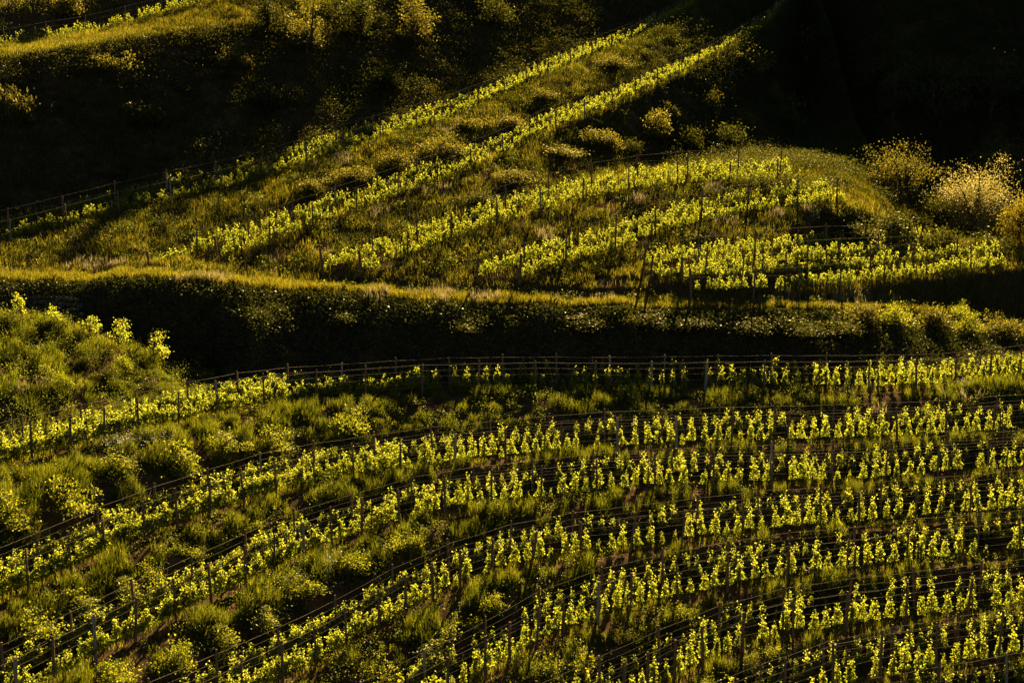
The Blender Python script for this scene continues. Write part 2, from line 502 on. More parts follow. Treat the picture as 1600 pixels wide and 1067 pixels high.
def ground_xy(x, y, z0=90):
    h = bvh.ray_cast(Vector((float(x), float(y), z0)), Vector((0, 0, -1)))
    return np.array(h[0]) if h[0] is not None else None


# ------------------------------------------------------------------ scatter points over the terrain strips
zone_arr = np.array(row_zone)
A_, B_, C_, D_ = G[:-1, :-1], G[:-1, 1:], G[1:, 1:], G[1:, :-1]
cell_area = 0.5 * np.linalg.norm(np.cross(C_ - A_, D_ - B_), axis=2)
cu, cv, cd = project((A_ + B_ + C_ + D_) / 4)
cell_vis = (cu > -230) & (cu < 1830) & (cv < 1180) & (cv > -60) & (cd > 5)


def scatter(zones, dens, rng, seed_noise=None, thr=0.0, soft=0.25, nscale=0.5, ucond=None):
    zm = np.array([any(z.startswith(q) for q in zones) for z in zone_arr[:-1]])
    w = cell_area * cell_vis * zm[:, None]
    tot = w.sum()
    n = int(tot * dens)
    if n == 0:
        return np.zeros((0, 3))
    c = rng.choice(w.size, n, p=(w / tot).ravel())
    i, j = np.divmod(c, NC - 1)
    s, t = rng.random(n)[:, None], rng.random(n)[:, None]
    P = (A_[i, j] * (1 - s) + B_[i, j] * s) * (1 - t) + (D_[i, j] * (1 - s) + C_[i, j] * s) * t
    if seed_noise is not None:
        nz = fbm(P[:, 0] + seed_noise, P[:, 1] + seed_noise * 0.7, nscale)
        keep = rng.random(n) < np.clip((nz - thr) / soft, 0, 1)
        P = P[keep]
    if ucond is not None:
        u, v, _ = project(P)
        P = P[ucond(u, v)]
    return P


# ------------------------------------------------------------------ posts, wires and trellis rows
def post_mesh(seed, square=False):
    rg = np.random.default_rng(100 + seed)
    n = 7
    zs = np.array([-0.35, 0.0, 0.5, 1.0, 1.4, 1.78, 1.85])
    rad = (0.058 if not square else 0.055) * np.array([1.1, 1.08, 1.0, 0.97, 0.94, 0.92, 0.72]) * (1 + 0.05 * rg.normal(size=n))
    pts = np.stack([np.cumsum(rg.normal(size=n)) * 0.006, np.cumsum(rg.normal(size=n)) * 0.006, zs], 1)
    sides = 4 if square else 7
    V, Fc = tube(pts, rad * (1.2 if square else 1.0), sides)
    V = V.reshape(n, sides, 3)
    if not square:
        V[:, :, :2] += rg.normal(size=(1, sides, 2)) * 0.005
    V = V.reshape(-1, 3)
    me = bpy.data.meshes.new('post')
    faces = [tuple(f) for f in Fc.tolist()] + [tuple(range((n - 1) * sides, n * sides))]
    me.from_pydata(V.tolist(), [], faces)
    me.materials.append(M_conc if square else M_wood)
    me.update()
    return me


POSTS = [post_mesh(i) for i in range(5)] + [post_mesh(9, True)]
PREC = math.pi


def row_points(line, u0, u1, z_off=0.0):
    """dense world points along a row between the pixel columns u0 and u1"""
    r, z = line
    P = np.stack([r * np.sin(AZ), r * np.cos(AZ), z], 1)
    u, _, _ = project(P)
    t = np.linspace(0, len(P) - 1, 4000)
    Q = np.stack([np.interp(t, np.arange(len(P)), P[:, k]) for k in range(3)], 1)
    uq = np.interp(t, np.arange(len(P)), u)
    m = (uq >= u0) & (uq <= u1)
    return Q[m], uq[m]


def trellis(line, u0, u1, label, group, post_us=None, spacing=3.3, phase=0.0, leans=None, wires=(0.72, 1.08, 1.42, 1.74), seed=0, hs=1.06, thick_ends=False, p_conc=0.10, wr=0.0075):
    rg = random.Random(seed)
    Q, uq = row_points(line, u0, u1)
    s = np.concatenate([[0], np.cumsum(np.linalg.norm(np.diff(Q, axis=0), axis=1))])
    if post_us is None:
        ss = list(np.arange(phase, s[-1], spacing))
        pos = [np.array([np.interp(a, s, Q[:, k]) for k in range(3)]) for a in ss]
    else:
        pu = sorted(post_us)
        pos = [np.array([np.interp(a, uq, Q[:, k]) for k in range(3)]) for a in pu]
    root = bpy.data.objects.new('trellis_row', None)
    COL.objects.link(root)
    root.location = tuple(float(c) for c in pos[0])
    tag(root, label, 'trellis', group)
    base = pos[0]
    leanv = []
    for i, p in enumerate(pos):
        g = ground_xy(p[0], p[1])
        if g is not None and abs(g[2] - p[2]) < 0.6:
            p[2] = g[2]
        lx, ly = rg.gauss(0, 0.025), rg.gauss(0, 0.02)
        if leans and post_us is not None:
            for (a, b) in leans:
                if abs(pu[i] - a) < 3:
                    lx = b
        hh = hs * rg.uniform(0.95, 1.06)
        wd = rg.uniform(0.85, 1.25)
        me = POSTS[5] if rg.random() < p_conc else POSTS[rg.randrange(5)]
        if thick_ends and i == 0:
            wd = 1.5; lx = -0.12; me = POSTS[rg.randrange(5)]
        o = link('post', me, root, p - base, None, (wd, wd, hh))
        o.rotation_euler = (-math.atan(ly), math.atan(lx), rg.uniform(0, 6.28) if me is not POSTS[5] else rg.uniform(-0.2, 0.2))
        leanv.append((lx, ly))
    for wi, hw in enumerate(wires):
        pts = []
        for p, (lx, ly) in zip(pos, leanv):
            q = p - base + np.array([lx, ly - 0.05, 1.0]) * (hw * hs)
            if pts:
                m = (pts[-1] + q) / 2; m[2] -= 0.02 + 0.02 * rg.random()
                pts.append(m)
            pts.append(q)
        V, Fc = tube(np.array(pts), wr if wi == len(wires) - 1 else wr * 0.6, 4)
        link('wire', np_mesh('wire', V, Fc, 4, M_wire), root)
    return pos


TERR = {1: 'topmost', 2: 'second', 3: 'third', 4: 'fourth', 5: 'fifth', 6: 'sixth', 7: 'seventh', 8: 'lowest'}
FRONT_POSTS = {
 1: [-60, -6, 51, 109, 163, 217, 279, 341, 413, 494, 571, 660, 747, 837, 929, 1017, 1102, 1193, 1280, 1357, 1431, 1491, 1548, 1594, 1650],
 2: [-70, -10, 45, 110, 165, 226, 277, 328, 382, 432, 492, 553, 627, 710, 790, 879, 965, 1057, 1143, 1230, 1317, 1402, 1477, 1551, 1625],
 3: [-45, 25, 85, 150, 212, 275, 330, 385, 429, 475, 519, 566, 624, 695, 768, 845, 933, 1023, 1115, 1205, 1300, 1383, 1465, 1543, 1620],
 4: [380, 441, 494, 542, 592, 634, 677, 719, 769, 829, 907, 985, 1065, 1160, 1253, 1343, 1430, 1515, 1600, 1680],
 5: [700, 757, 796, 839, 881, 934, 986, 1061, 1137, 1229, 1322, 1416, 1505, 1594, 1680],
 6: [900, 975, 1012, 1053, 1099, 1160, 1239, 1322, 1415, 1511, 1600, 1690],
 7: [1150, 1225, 1301, 1375, 1462, 1560, 1660],
}
FLEANS = {4: [(829, 0.16), (907, 0.18), (985, 0.12), (1065, 0.06)], 2: [(432, 0.02), (382, 0.10)], 5: [(1061, 0.1)]}
for t in range(1, 8):
    FRONT_POSTS[t] = sorted(FRONT_POSTS[t] + [FRONT_POSTS[t][-1] + 85, FRONT_POSTS[t][-1] + 170] + ([FRONT_POSTS[t][0] - 60, FRONT_POSTS[t][0] - 120]))
for t in range(1, 8):
    us = FRONT_POSTS[t]
    trellis(rowline[('front', t, 'F')], us[0] - 5, us[-1] + 5, f'front trellis of posts and wires on the {TERR[t]} terrace below the dark embankment', 'trellis rows of the near vineyard',
            post_us=us, leans=FLEANS.get(t), seed=t)
BACK_RANGE = {1: (-180, 1830), 2: (-180, 1830), 3: (-160, 1830), 4: (180, 1830), 5: (500, 1830), 6: (760, 1830), 7: (1000, 1830), 8: (1250, 1830)}
for t in range(1, 9):
    a, b = BACK_RANGE[t]
    trellis(rowline[('front', t, 'B')], a, b, f'back trellis of posts and wires on the {TERR[t]} terrace below the dark embankment', 'trellis rows of the near vineyard',
            spacing=3.3, phase=0.4 * t % 3.3, seed=40 + t)
HILL_RANGE = {6: [(1080, 1575), (1065, 1560)], 5: [(1015, 1475), (1005, 1470)], 4: [(812, 1322), (745, 1295)], 3: [(562, 1252), (505, 1235)], 2: [(340, 1245), (235, 1235)], 1: [(-180, 1125), (-180, 1100)]}
HILLN = {1: 'longest upper terrace', 2: 'second terrace down', 3: 'third terrace down', 4: 'fourth terrace down', 5: 'fifth terrace down', 6: 'lowest terrace'}
for t in range(1, 7):
    for k, nm in enumerate(('F', 'B')):
        a, b = HILL_RANGE[t][k]
        trellis(rowline[('hill', t, nm)], a, b, f'{"front" if k == 0 else "back"} trellis of posts and wires on the {HILLN[t]} of the far hillside', 'trellis rows of the far hillside',
                spacing=4.2, phase=0.0, seed=70 + 2 * t + k, hs=0.98, thick_ends=True, wires=(1.2, 1.74), p_conc=0.1, wr=0.007)
trellis(rowline[('top', 1, 'F')], -60, 365, 'trellis of posts and wires on the ridge at the top left corner', 'trellis rows of the far hillside', spacing=3.8, seed=95, wires=(0.8, 1.3, 1.74))


# ------------------------------------------------------------------ grapevines
def vine_leaves(seed, n=120, size=0.095, wide=0.26, tall=1.55):
    rg = np.random.default_rng(500 + seed)
    C = []
    nshoot = rg.integers(3, 6)
    # dense lower body and a few shoots that climb to a point
    nb = int(n * 0.70)
    z = 0.40 + rg.random(nb) ** 1.25 * (tall - 0.87)
    wz = wide * np.clip(1.0 - (z - 0.40) / (tall - 0.6), 0.12, 1) ** 0.8 * (0.7 + 0.6 * vnoise(z * 6 + seed * 3.1, z * 0 + seed))
    a = rg.random(nb) * 2 * math.pi
    rad = np.sqrt(rg.random(nb)) * wz
    cx = (vnoise(z * 3 + seed * 1.7, z * 0 + 9.0 + seed) - 0.5) * 0.22
    C.append(np.stack([np.cos(a) * rad + cx, np.sin(a) * rad * 0.5, z], 1))
    ns = n - nb
    for k in range(nshoot):
        m = ns // nshoot
        x0, x1 = rg.normal() * wide * 0.3, rg.normal() * wide * 0.35
        top = tall * rg.uniform(0.72, 1.08)
        s = np.sort(rg.random(m))
        zz = 0.65 + (top - 0.65) * s
        x = x0 + (x1 - x0) * s + rg.normal(size=m) * 0.05
        y = rg.normal(size=m) * 0.05
        C.append(np.stack([x, y, zz], 1))
    C = np.concatenate(C)
    sz = size * (0.65 + 0.6 * rg.random(len(C))) * np.clip(1.3 - (C[:, 2] - 0.6) * 0.45, 0.6, 1.2)
    return leaf_quads(C, sz, rg, up=0.05, aspect=0.95, droop=0.5)


def vine_trunk(seed):
    rg = np.random.default_rng(700 + seed)
    n = 6
    z = np.array([-0.1, 0.15, 0.35, 0.55, 0.8, 1.15])
    pts = np.stack([np.cumsum(rg.normal(size=n)) * 0.025, np.cumsum(rg.normal(size=n)) * 0.02, z], 1)
    V, Fc = tube(pts, np.array([0.03, 0.024, 0.022, 0.02, 0.01, 0.005]), 5)
    return V, Fc


NV = 14
VL = [vine_leaves(i, n=380, size=0.076, wide=0.31, tall=1.52) for i in range(NV)]
VT = [vine_trunk(i) for i in range(NV)]
VLdense = [vine_leaves(80 + i, n=400, size=0.076, wide=0.42, tall=1.45) for i in range(NV)]
VLfar = [vine_leaves(40 + i, n=250, size=0.08, wide=0.37, tall=1.36) for i in range(NV)]
VL_me = [np_mesh('vine_foliage', v, f, 4, M_vine) for v, f in VL]
VT_me = [np_mesh('vine_trunk', v, f, 4, M_bark) for v, f in VT]

ONES = ['', 'first', 'second', 'third', 'fourth', 'fifth', 'sixth', 'seventh', 'eighth', 'ninth', 'tenth', 'eleventh', 'twelfth', 'thirteenth', 'fourteenth', 'fifteenth', 'sixteenth', 'seventeenth', 'eighteenth', 'nineteenth']
TENS = {2: 'twent', 3: 'thirt', 4: 'fort', 5: 'fift', 6: 'sixt', 7: 'sevent', 8: 'eight', 9: 'ninet'}


def ordinal(n):
    if n < 20:
        return ONES[n]
    a, b = divmod(n, 10)
    return TENS[a] + ('ieth' if b == 0 else 'y-' + ONES[b])


stuff_leaf, stuff_trunk = [], []
n_single = 0
IND_FROM = {1: 640, 2: 690, 3: 740, 4: 840, 5: 900, 6: 1000, 7: 1180}


def place_row(line, u0, u1, spacing, rng, far=False, single_from=None, tname='', thin=1.0, scale=1.0, dens2=0.0):
    global n_single
    Q, uq = row_points(line, u0, u1)
    s = np.concatenate([[0], np.cumsum(np.linalg.norm(np.diff(Q, axis=0), axis=1))])
    tan = np.gradient(Q, axis=0)
    a = s[-1]
    count = 0
    while a > 0:
        if rng.random() > 0.05:
            p = np.array([np.interp(a, s, Q[:, k]) for k in range(3)])
            u = np.interp(a, s, uq)
            ang = math.atan2(np.interp(a, s, tan[:, 1]), np.interp(a, s, tan[:, 0]))
            g = ground_xy(p[0], p[1])
            if g is not None and abs(g[2] - p[2]) < 0.6:
                p[2] = g[2]
            p[1] += 0.12 + rng.normal() * 0.05
            sc = scale * (rng.uniform(0.82, 1.14) if rng.random() > 0.12 else rng.uniform(0.5, 0.75))
            rz = ang + (math.pi if rng.random() < 0.5 else 0) + rng.normal() * 0.2
            k = int(rng.integers(NV))
            if single_from is not None and u > single_from and u <= 1600 and n_single < 300:
                count += 1; n_single += 1
                root = bpy.data.objects.new('grapevine', None)
                COL.objects.link(root)
                root.location = tuple(float(c) for c in p); root.rotation_euler = (0, 0, rz); root.scale = (sc, sc, sc * rng.uniform(0.9, 1.1))
                tag(root, f'{ordinal(count)} grapevine from the right edge, front row of the {tname} terrace below the embankment', 'grapevine', 'single grapevines along the near front rows')
                link('trunk', VT_me[k], root)
                link('foliage', VL_me[k], root)
            else:
                c, sn = math.cos(rz), math.sin(rz)
                R = np.array([[c, sn, 0], [-sn, c, 0], [0, 0, 1]]) * sc
                v, f = (VLfar if far else (VLdense if u < 620 + 160 * rng.random() else VL))[k]
                stuff_leaf.append((v @ R + p, f))
                v, f = VT[k]
                stuff_trunk.append((v @ R + p, f))
        a -= spacing * rng.uniform(0.8, 1.2) * (1.0 if far else np.clip(0.5 + (np.interp(a, s, uq) - 450) / 700, 0.5, 1.0))


for t in range(1, 8):
    us = FRONT_POSTS[t]
    place_row(rowline[('front', t, 'F')], max(us[0], -180), 1800, 0.66, RNG, single_from=IND_FROM[t], tname=TERR[t])
for t in range(1, 9):
    a, b = BACK_RANGE[t]
    place_row(rowline[('front', t, 'B')], a, b, 0.66, RNG)
for t in range(1, 7):
    for k, nm in enumerate(('F', 'B')):
        a, b = HILL_RANGE[t][k]
        place_row(rowline[('hill', t, nm)], a + 4, b - 4, 0.38, RNG, far=True, scale=0.95)
place_row(rowline[('top', 1, 'F')], -60, 365, 0.42, RNG, far=True)
print('single vines', n_single, 'mass vines', len(stuff_leaf))
V, Fc = merge(stuff_leaf)
o = link('grapevine_rows', np_mesh('grapevine_rows', V, Fc, 4, M_vine))
tag(o, 'leafy vines grown together along the denser and farther trellis rows', 'vines', kind='stuff')
V, Fc = merge(stuff_trunk)
tk = link('trunks', np_mesh('grapevine_trunks', V, Fc, 4, M_bark), o)
tk['kind'] = 'stuff'


# ------------------------------------------------------------------ shrubs and trees
def clumps(rg, n, R, H, spread=0.42, zlow=0.15):
    """clump centres through several unequal lobes"""
    nl = rg.integers(3, 6)
    lc = np.stack([rg.normal(size=nl) * spread, rg.normal(size=nl) * spread, np.zeros(nl)], 1)
    lr = rg.uniform(0.35, 0.68, nl) + (0.42 - spread); lh = rg.uniform(0.45 if spread > 0.3 else 0.8, 1.0, nl)
    lh[rg.integers(nl)] = 1.0
    P = []
    while len(P) < n:
        k = rg.integers(nl)
        p = rg.normal(size=3); p /= np.linalg.norm(p)
        p *= rg.uniform(0.4, 1.0) if rg.random() > 0.08 else rg.uniform(1.0, 1.3)
        if p[2] < -0.25:
            continue
        P.append(((lc[k, 0] + p[0] * lr[k]) * R, (lc[k, 1] + p[1] * lr[k]) * R, H * lh[k] * (zlow + (1 - zlow) * (p[2] + 0.25) / 1.25)))
    return np.array(P)


def crown_leaves(seed, ncl, nper, R, H, leaf, crad, up=0.5, zlow=0.15, layered=False, drop=0.0, spread=0.42):
    rg = np.random.default_rng(900 + seed)
    C = clumps(rg, ncl, R, H, spread, zlow)
    lump = 0.75 + 0.5 * rg.random(ncl)
    pts = []
    for c, l in zip(C, lump):
        m = int(nper * l)
        q = rg.normal(size=(m, 3)) * crad * l * np.array([1.2, 1.2, 0.35 if layered else 0.7])
        if layered:      # drooping sprays
            q[:, 2] -= np.hypot(q[:, 0], q[:, 1]) * 0.45
        pts.append(c + q)
    P = np.concatenate(pts)
    P[:, 2] = np.maximum(P[:, 2], 0.04)
    return leaf_quads(P, leaf * (0.6 + 0.8 * rg.random(len(P))), rg, up=up, aspect=0.55 if layered else 0.7, droop=drop), C


def stems(seed, C, H, trunk_r, n_limb=7, trunk_h=0.35):
    rg = np.random.default_rng(1300 + seed)
    parts = []
    th = H * trunk_h
    bend = rg.normal(size=2) * 0.06 * H
    pts = np.array([[0, 0, -0.2], [bend[0] * 0.3, bend[1] * 0.3, th * 0.5], [bend[0], bend[1], th], [bend[0] * 1.5, bend[1] * 1.4, H * 0.75]])
    parts.append(tube(pts, np.array([1.25, 1.0, 0.75, 0.25]) * trunk_r, 6))
    order = rg.permutation(len(C))[:n_limb]
    for i in order:
        c = C[i]
        s = np.array([bend[0] * 0.8, bend[1] * 0.8, th * rg.uniform(0.5, 1.0)])
        m = (s + c) / 2 + np.array([0, 0, 0.05 * H])
        parts.append(tube(np.array([s, m, c]), np.array([0.5, 0.32, 0.1]) * trunk_r, 5))
    return merge(parts)


SHRUB_KIND = {
 # name: (ncl, nper, R, H, leaf, crad, up, layered, material)
 'fern':  (26, 70, 1.0, 1.25, 0.12, 0.20, 0.9, True, M_shrub),
 'round': (24, 75, 1.0, 1.15, 0.10, 0.22, 0.4, False, M_shrub),
 'dark':  (26, 75, 1.0, 1.15, 0.11, 0.24, 0.4, False, M_shadeleaf),  # leaves carry painted shade
 'olive': (26, 75, 1.0, 1.2, 0.11, 0.22, 0.4, False, M_olive),
}
shrub_cache = {}


def shrub_meshes(kind, var):
    key = (kind, var)
    if key not in shrub_cache:
        ncl, nper, R, H, leaf, crad, up, lay, mat = SHRUB_KIND[kind]
        (v, f), C = crown_leaves(var * 13 + len(kind), ncl, nper, R, H, leaf, crad, up, 0.12, lay, 0.3 if lay else 0.1)
        sv, sf = stems(var, C, H, 0.045, 9, 0.2)
        shrub_cache[key] = (np_mesh('shrub_foliage', v, f, 4, mat), np_mesh('shrub_stems', sv, sf, 4, M_bark))
    return shrub_cache[key]


def shrub(u, v, wpx, hpx, kind, label, group, name='shrub'):
    g = ground_px(u, v)
    if g is None:
        return
    _, _, d = project(g)
    k = 0.8 if g[1] < 80 else 1.0
    w = k * wpx * d / F_PX; hgt = k * hpx * d / F_PX
    fol, stm = shrub_meshes(kind, random.randrange(6))
    H = SHRUB_KIND[kind][3]
    root = bpy.data.objects.new(name, None)
    COL.objects.link(root)
    root.location = tuple(float(c) for c in g)
    root.rotation_euler = (0, 0, random.uniform(0, 6.28))
    asp = random.uniform(0.85, 1.2)
    root.scale = (w / 2.2 * asp, w / 2.2 / asp, hgt / (H * 1.05))
    tag(root, label, 'shrub', group)
    link('foliage', fol, root)
    link('stems', stm, root)


SHRUBS = {
 # bank: (phrase, group, [(u, v base, width, height, kind)])
 'b12': ('bank under the topmost near terrace', [(25, 818, 120, 85, 'fern'), (112, 792, 95, 85, 'fern'), (175, 745, 80, 50, 'fern'), (282, 735, 85, 75, 'fern'), (352, 702, 75, 55, 'fern'), (425, 700, 90, 55, 'fern'), (545, 672, 85, 50, 'round')]),
 'b23': ('bank under the second near terrace', [(60, 985, 90, 60, 'round'), (118, 950, 90, 50, 'fern'), (185, 935, 80, 50, 'fern'), (232, 905, 70, 40, 'round'), (300, 870, 60, 30, 'round'), (395, 830, 50, 30, 'round')]),
 'b34': ('bank under the third near terrace', [(185, 1062, 80, 50, 'round'), (265, 1050, 80, 60, 'round'), (335, 1010, 75, 50, 'fern'), (405, 975, 80, 45, 'fern'), (478, 925, 85, 50, 'fern'), (548, 895, 70, 40, 'round'), (635, 855, 60, 40, 'round')]),
 'b45': ('bank under the fourth near terrace', [(590, 1062, 80, 50, 'round'), (672, 1020, 95, 40, 'fern'), (700, 985, 70, 35, 'round'), (770, 955, 60, 40, 'round'), (745, 990, 50, 40, 'round')]),
 'b56': ('bank under the fifth near terrace', [(845, 1060, 80, 40, 'round'), (905, 1040, 60, 40, 'round'), (975, 1005, 55, 40, 'dark'), (1060, 970, 50, 30, 'round')]),
 'b67': ('bank under the sixth near terrace', [(1105, 1075, 70, 30, 'round'), (1160, 1050, 60, 32, 'dark'), (1215, 1030, 55, 30, 'round')]),
 'mound': ('grassy mound at the left edge', [(22, 600, 60, 40, 'round'), (75, 585, 60, 35, 'round'), (105, 610, 50, 34, 'round'), (160, 600, 55, 35, 'dark'), (200, 585, 50, 35, 'round'), (130, 575, 45, 30, 'dark'), (230, 615, 55, 30, 'dark')]),
 'foot': ('foot of the dark embankment', [(318, 575, 28, 28, 'round'), (367, 588, 32, 26, 'round')]),
 'ub': ('bank under the second hill terrace', [(925, 228, 60, 30, 'olive'), (955, 238, 50, 34, 'olive'), (990, 240, 44, 26, 'dark'), (1022, 215, 62, 42, 'olive'), (1050, 192, 40, 32, 'olive'), (1112, 185, 40, 50, 'olive'), (1168, 115, 80, 42, 'olive'), (1205, 158, 30, 30, 'olive'), (1168, 205, 28, 38, 'olive'), (1080, 240, 60, 40, 'dark'), (1140, 240, 70, 45, 'dark'), (1230, 220, 70, 60, 'dark'), (870, 245, 70, 24, 'olive'), (805, 285, 60, 24, 'olive'), (740, 320, 60, 22, 'dark'), (1250, 120, 80, 70, 'dark'), (1200, 250, 60, 30, 'dark')]),
 'um': ('bank under the longest hill terrace', [(555, 285, 60, 30, 'olive'), (620, 260, 55, 30, 'olive'), (690, 240, 60, 34, 'olive'), (735, 205, 50, 30, 'olive'), (790, 200, 50, 20, 'olive'), (850, 160, 50, 22, 'olive'), (960, 105, 50, 20, 'olive'), (480, 300, 50, 22, 'olive')]),
 'tb': ('dark bank under the top left ridge', [(22, 190, 60, 72, 'olive'), (152, 112, 62, 38, 'olive'), (366, 105, 40, 42, 'olive'), (240, 200, 60, 34, 'dark'), (430, 175, 60, 40, 'dark'), (600, 140, 60, 36, 'dark')]),
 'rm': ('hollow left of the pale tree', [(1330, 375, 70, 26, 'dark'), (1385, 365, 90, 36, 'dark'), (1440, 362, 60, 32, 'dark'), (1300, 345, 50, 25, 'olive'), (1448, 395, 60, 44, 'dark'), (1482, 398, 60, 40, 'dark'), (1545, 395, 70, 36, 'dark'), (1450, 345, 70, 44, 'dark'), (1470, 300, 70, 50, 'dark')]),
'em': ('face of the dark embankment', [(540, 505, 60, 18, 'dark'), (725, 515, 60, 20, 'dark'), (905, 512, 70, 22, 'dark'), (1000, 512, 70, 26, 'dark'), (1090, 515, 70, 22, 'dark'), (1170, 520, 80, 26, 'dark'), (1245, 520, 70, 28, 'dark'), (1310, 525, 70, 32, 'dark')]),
 're': ('right hand end of the embankment', [(1345, 500, 60, 36, 'olive'), (1400, 505, 55, 34, 'round'), (1450, 512, 60, 36, 'olive'), (1505, 520, 55, 32, 'round'), (1565, 525, 60, 36, 'olive'), (1390, 475, 34, 24, 'round'), (1497, 492, 34, 24, 'round')]),
}
for key, (phrase, lst) in SHRUBS.items():
    order = sorted(lst, key=lambda a: a[0])
    for i, (u, v, w, hh, kind) in enumerate(order):
        desc = {'fern': 'ferny bright green shrub', 'round': 'leafy green shrub', 'dark': 'dark shade-painted shrub', 'olive': 'olive gold shrub'}[kind]
        shrub(u, v, w, hh, kind, f'{desc} on the {phrase}, {ordinal(i + 1)} from left', 'shrubs on the ' + phrase)


def tree(u, v, wpx, hpx, seed, mat, label, group, ncl=60, nper=90, leaf=0.13, trunk_h=0.25, zlow=0.12, trunk_r=None, depth=None, crad=0.085, name='tree', cat='tree'):
    g = ground_px(u, v)
    if g is None:
        return
    _, _, d = project(g)
    W, H = wpx * d / F_PX, hpx * d / F_PX
    (lv, lf), C = crown_leaves(seed, ncl, nper, W * 0.44, H * 0.95, leaf, W * crad, 0.3, zlow, False, 0.15, 0.24)
    sv, sf = stems(seed, C, H, trunk_r or H * 0.028, 14, trunk_h)
    root = bpy.data.objects.new(name, None)
    COL.objects.link(root)
    root.location = tuple(float(c) for c in g)
    tag(root, label, cat, group)
    link('crown', np_mesh('crown', lv, lf, 4, mat), root)
    link('trunk', np_mesh('trunk', sv, sf, 4, M_bark), root)


TG = 'trees in the hollow at the right'
tree(1516, 376, 138, 132, 1, M_pale, 'pale blossoming tree standing brightest among the right hand trees', TG, ncl=120, nper=130, leaf=0.12)
tree(1592, 380, 80, 85, 2, M_gold, 'golden green tree cut by the right edge beside the pale tree', TG, ncl=70)
tree(1405, 322, 112, 124, 3, M_olive, 'dim olive tree standing alone left of the pale blossoming tree', TG, ncl=70)
tree(1565, 305, 120, 105, 4, M_olive, 'broad dim tree behind and above the pale blossoming tree', TG, ncl=80)
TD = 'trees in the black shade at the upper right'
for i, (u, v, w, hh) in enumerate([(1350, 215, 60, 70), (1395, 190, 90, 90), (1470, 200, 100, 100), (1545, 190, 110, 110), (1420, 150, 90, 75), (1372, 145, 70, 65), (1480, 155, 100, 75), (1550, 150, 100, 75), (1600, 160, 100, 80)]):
    tree(u, v, w, hh, 20 + i, M_shadeleaf, f'shade-painted black tree on the upper right slope, {ordinal(i + 1)} of nine in the dark wood', TD, ncl=34, nper=60, leaf=0.22)
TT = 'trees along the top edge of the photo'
for i, (u, v, w, hh, lab) in enumerate([(478, 85, 70, 100, 'tree with gold lit right side at top left beside the bright ridge'), (418, 60, 60, 75, 'shade-painted tree rising where the bright grassy ridge ends'), (560, 70, 70, 95, 'dim tree at the top edge, second right of the bright ridge'),
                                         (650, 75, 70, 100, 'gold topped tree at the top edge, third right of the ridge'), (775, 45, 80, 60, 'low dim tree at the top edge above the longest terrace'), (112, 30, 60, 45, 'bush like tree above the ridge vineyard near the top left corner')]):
    tree(u, v, w, hh, 40 + i, M_olive if i in (0, 3, 5) else M_shadeleaf, lab, TT, ncl=34, nper=70, leaf=0.2)  # the dimmer trees get leaves with shade painted in

SAP = [(33, 498, 20, 40, 'small round sapling nearest the left edge on the mound crest'), (88, 512, 28, 34, 'bushy round sapling, second from the left edge on the mound'),
       (143, 530, 24, 48, 'slim pointed sapling in the middle of the five on the mound'), (187, 550, 36, 60, 'sapling with a leaning right branch, fourth of five on the mound'),
       (246, 572, 36, 70, 'tall sapling widening to the right, last of five by the dark embankment')]
for i, (u, v, w, hh, lab) in enumerate(SAP):
    tree(u, v, w, hh, 60 + i, M_vine, lab, 'young trees on the mound', ncl=16, nper=34, leaf=0.10, zlow=0.3, crad=0.11, trunk_r=0.03, name='sapling')

# ------------------------------------------------------------------ grass, weeds, ivy, dry plumes and flowers (nobody could count them)
rg = np.random.default_rng(31)


def grass_obj(name, P, h, w, mat, label, lean=0.35):
    V, Fc = blades(P, h, w, rg, lean)
    o = link(name, np_mesh(name, V, Fc, 5, mat))
    return tag(o, label, 'grass', kind='stuff')


P1 = np.concatenate([scatter(['tread', 'backtread'], 300, rg, 3.0, 0.36, 0.2, 1.0), scatter(['edge'], 110, rg, 3.0, 0.48, 0.2, 1.0)])
h1 = 0.14 + 0.22 * rg.random(len(P1)) * (0.4 + fbm(P1[:, 0], P1[:, 1], 0.8))
grass_obj('terrace_grass', P1, h1, 0.016, M_grass, 'short grass under the vines on the near terraces')
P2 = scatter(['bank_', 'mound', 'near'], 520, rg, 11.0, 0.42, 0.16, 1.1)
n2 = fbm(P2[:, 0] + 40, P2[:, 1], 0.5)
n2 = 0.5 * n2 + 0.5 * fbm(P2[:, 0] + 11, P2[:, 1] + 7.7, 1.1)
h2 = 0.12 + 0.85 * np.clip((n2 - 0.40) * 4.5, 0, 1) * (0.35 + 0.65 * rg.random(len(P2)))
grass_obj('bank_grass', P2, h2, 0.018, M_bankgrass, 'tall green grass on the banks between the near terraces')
P3 = np.concatenate([scatter(['crest'], 340, rg), scatter(['plateau', 'dell'], 230, rg), scatter(['hilltread', 'hilledge'], 130, rg, 5.0, 0.34, 0.2, 0.7), scatter(['hillbank'], 60, rg, 5.0, 0.46, 0.15, 0.6, lambda u, v: ~((u > 1000) & (v < 262))), scatter(['topedge', 'toptread', 'ridgetop'], 160, rg), scatter(['topbank', 'toprise'], 40, rg, 8.0, 0.3, 0.3, 0.3)])
h3 = (0.22 + 0.42 * rg.random(len(P3)) * (0.5 + fbm(P3[:, 0], P3[:, 1], 0.4))) * (0.55 + 0.95 * fbm(P3[:, 0] + 50, P3[:, 1] + 9, 0.8))
grass_obj('hill_grass', P3, h3, 0.026, M_hillgrass, 'long sunlit grass on the far hillside and the embankment crest', 0.5)

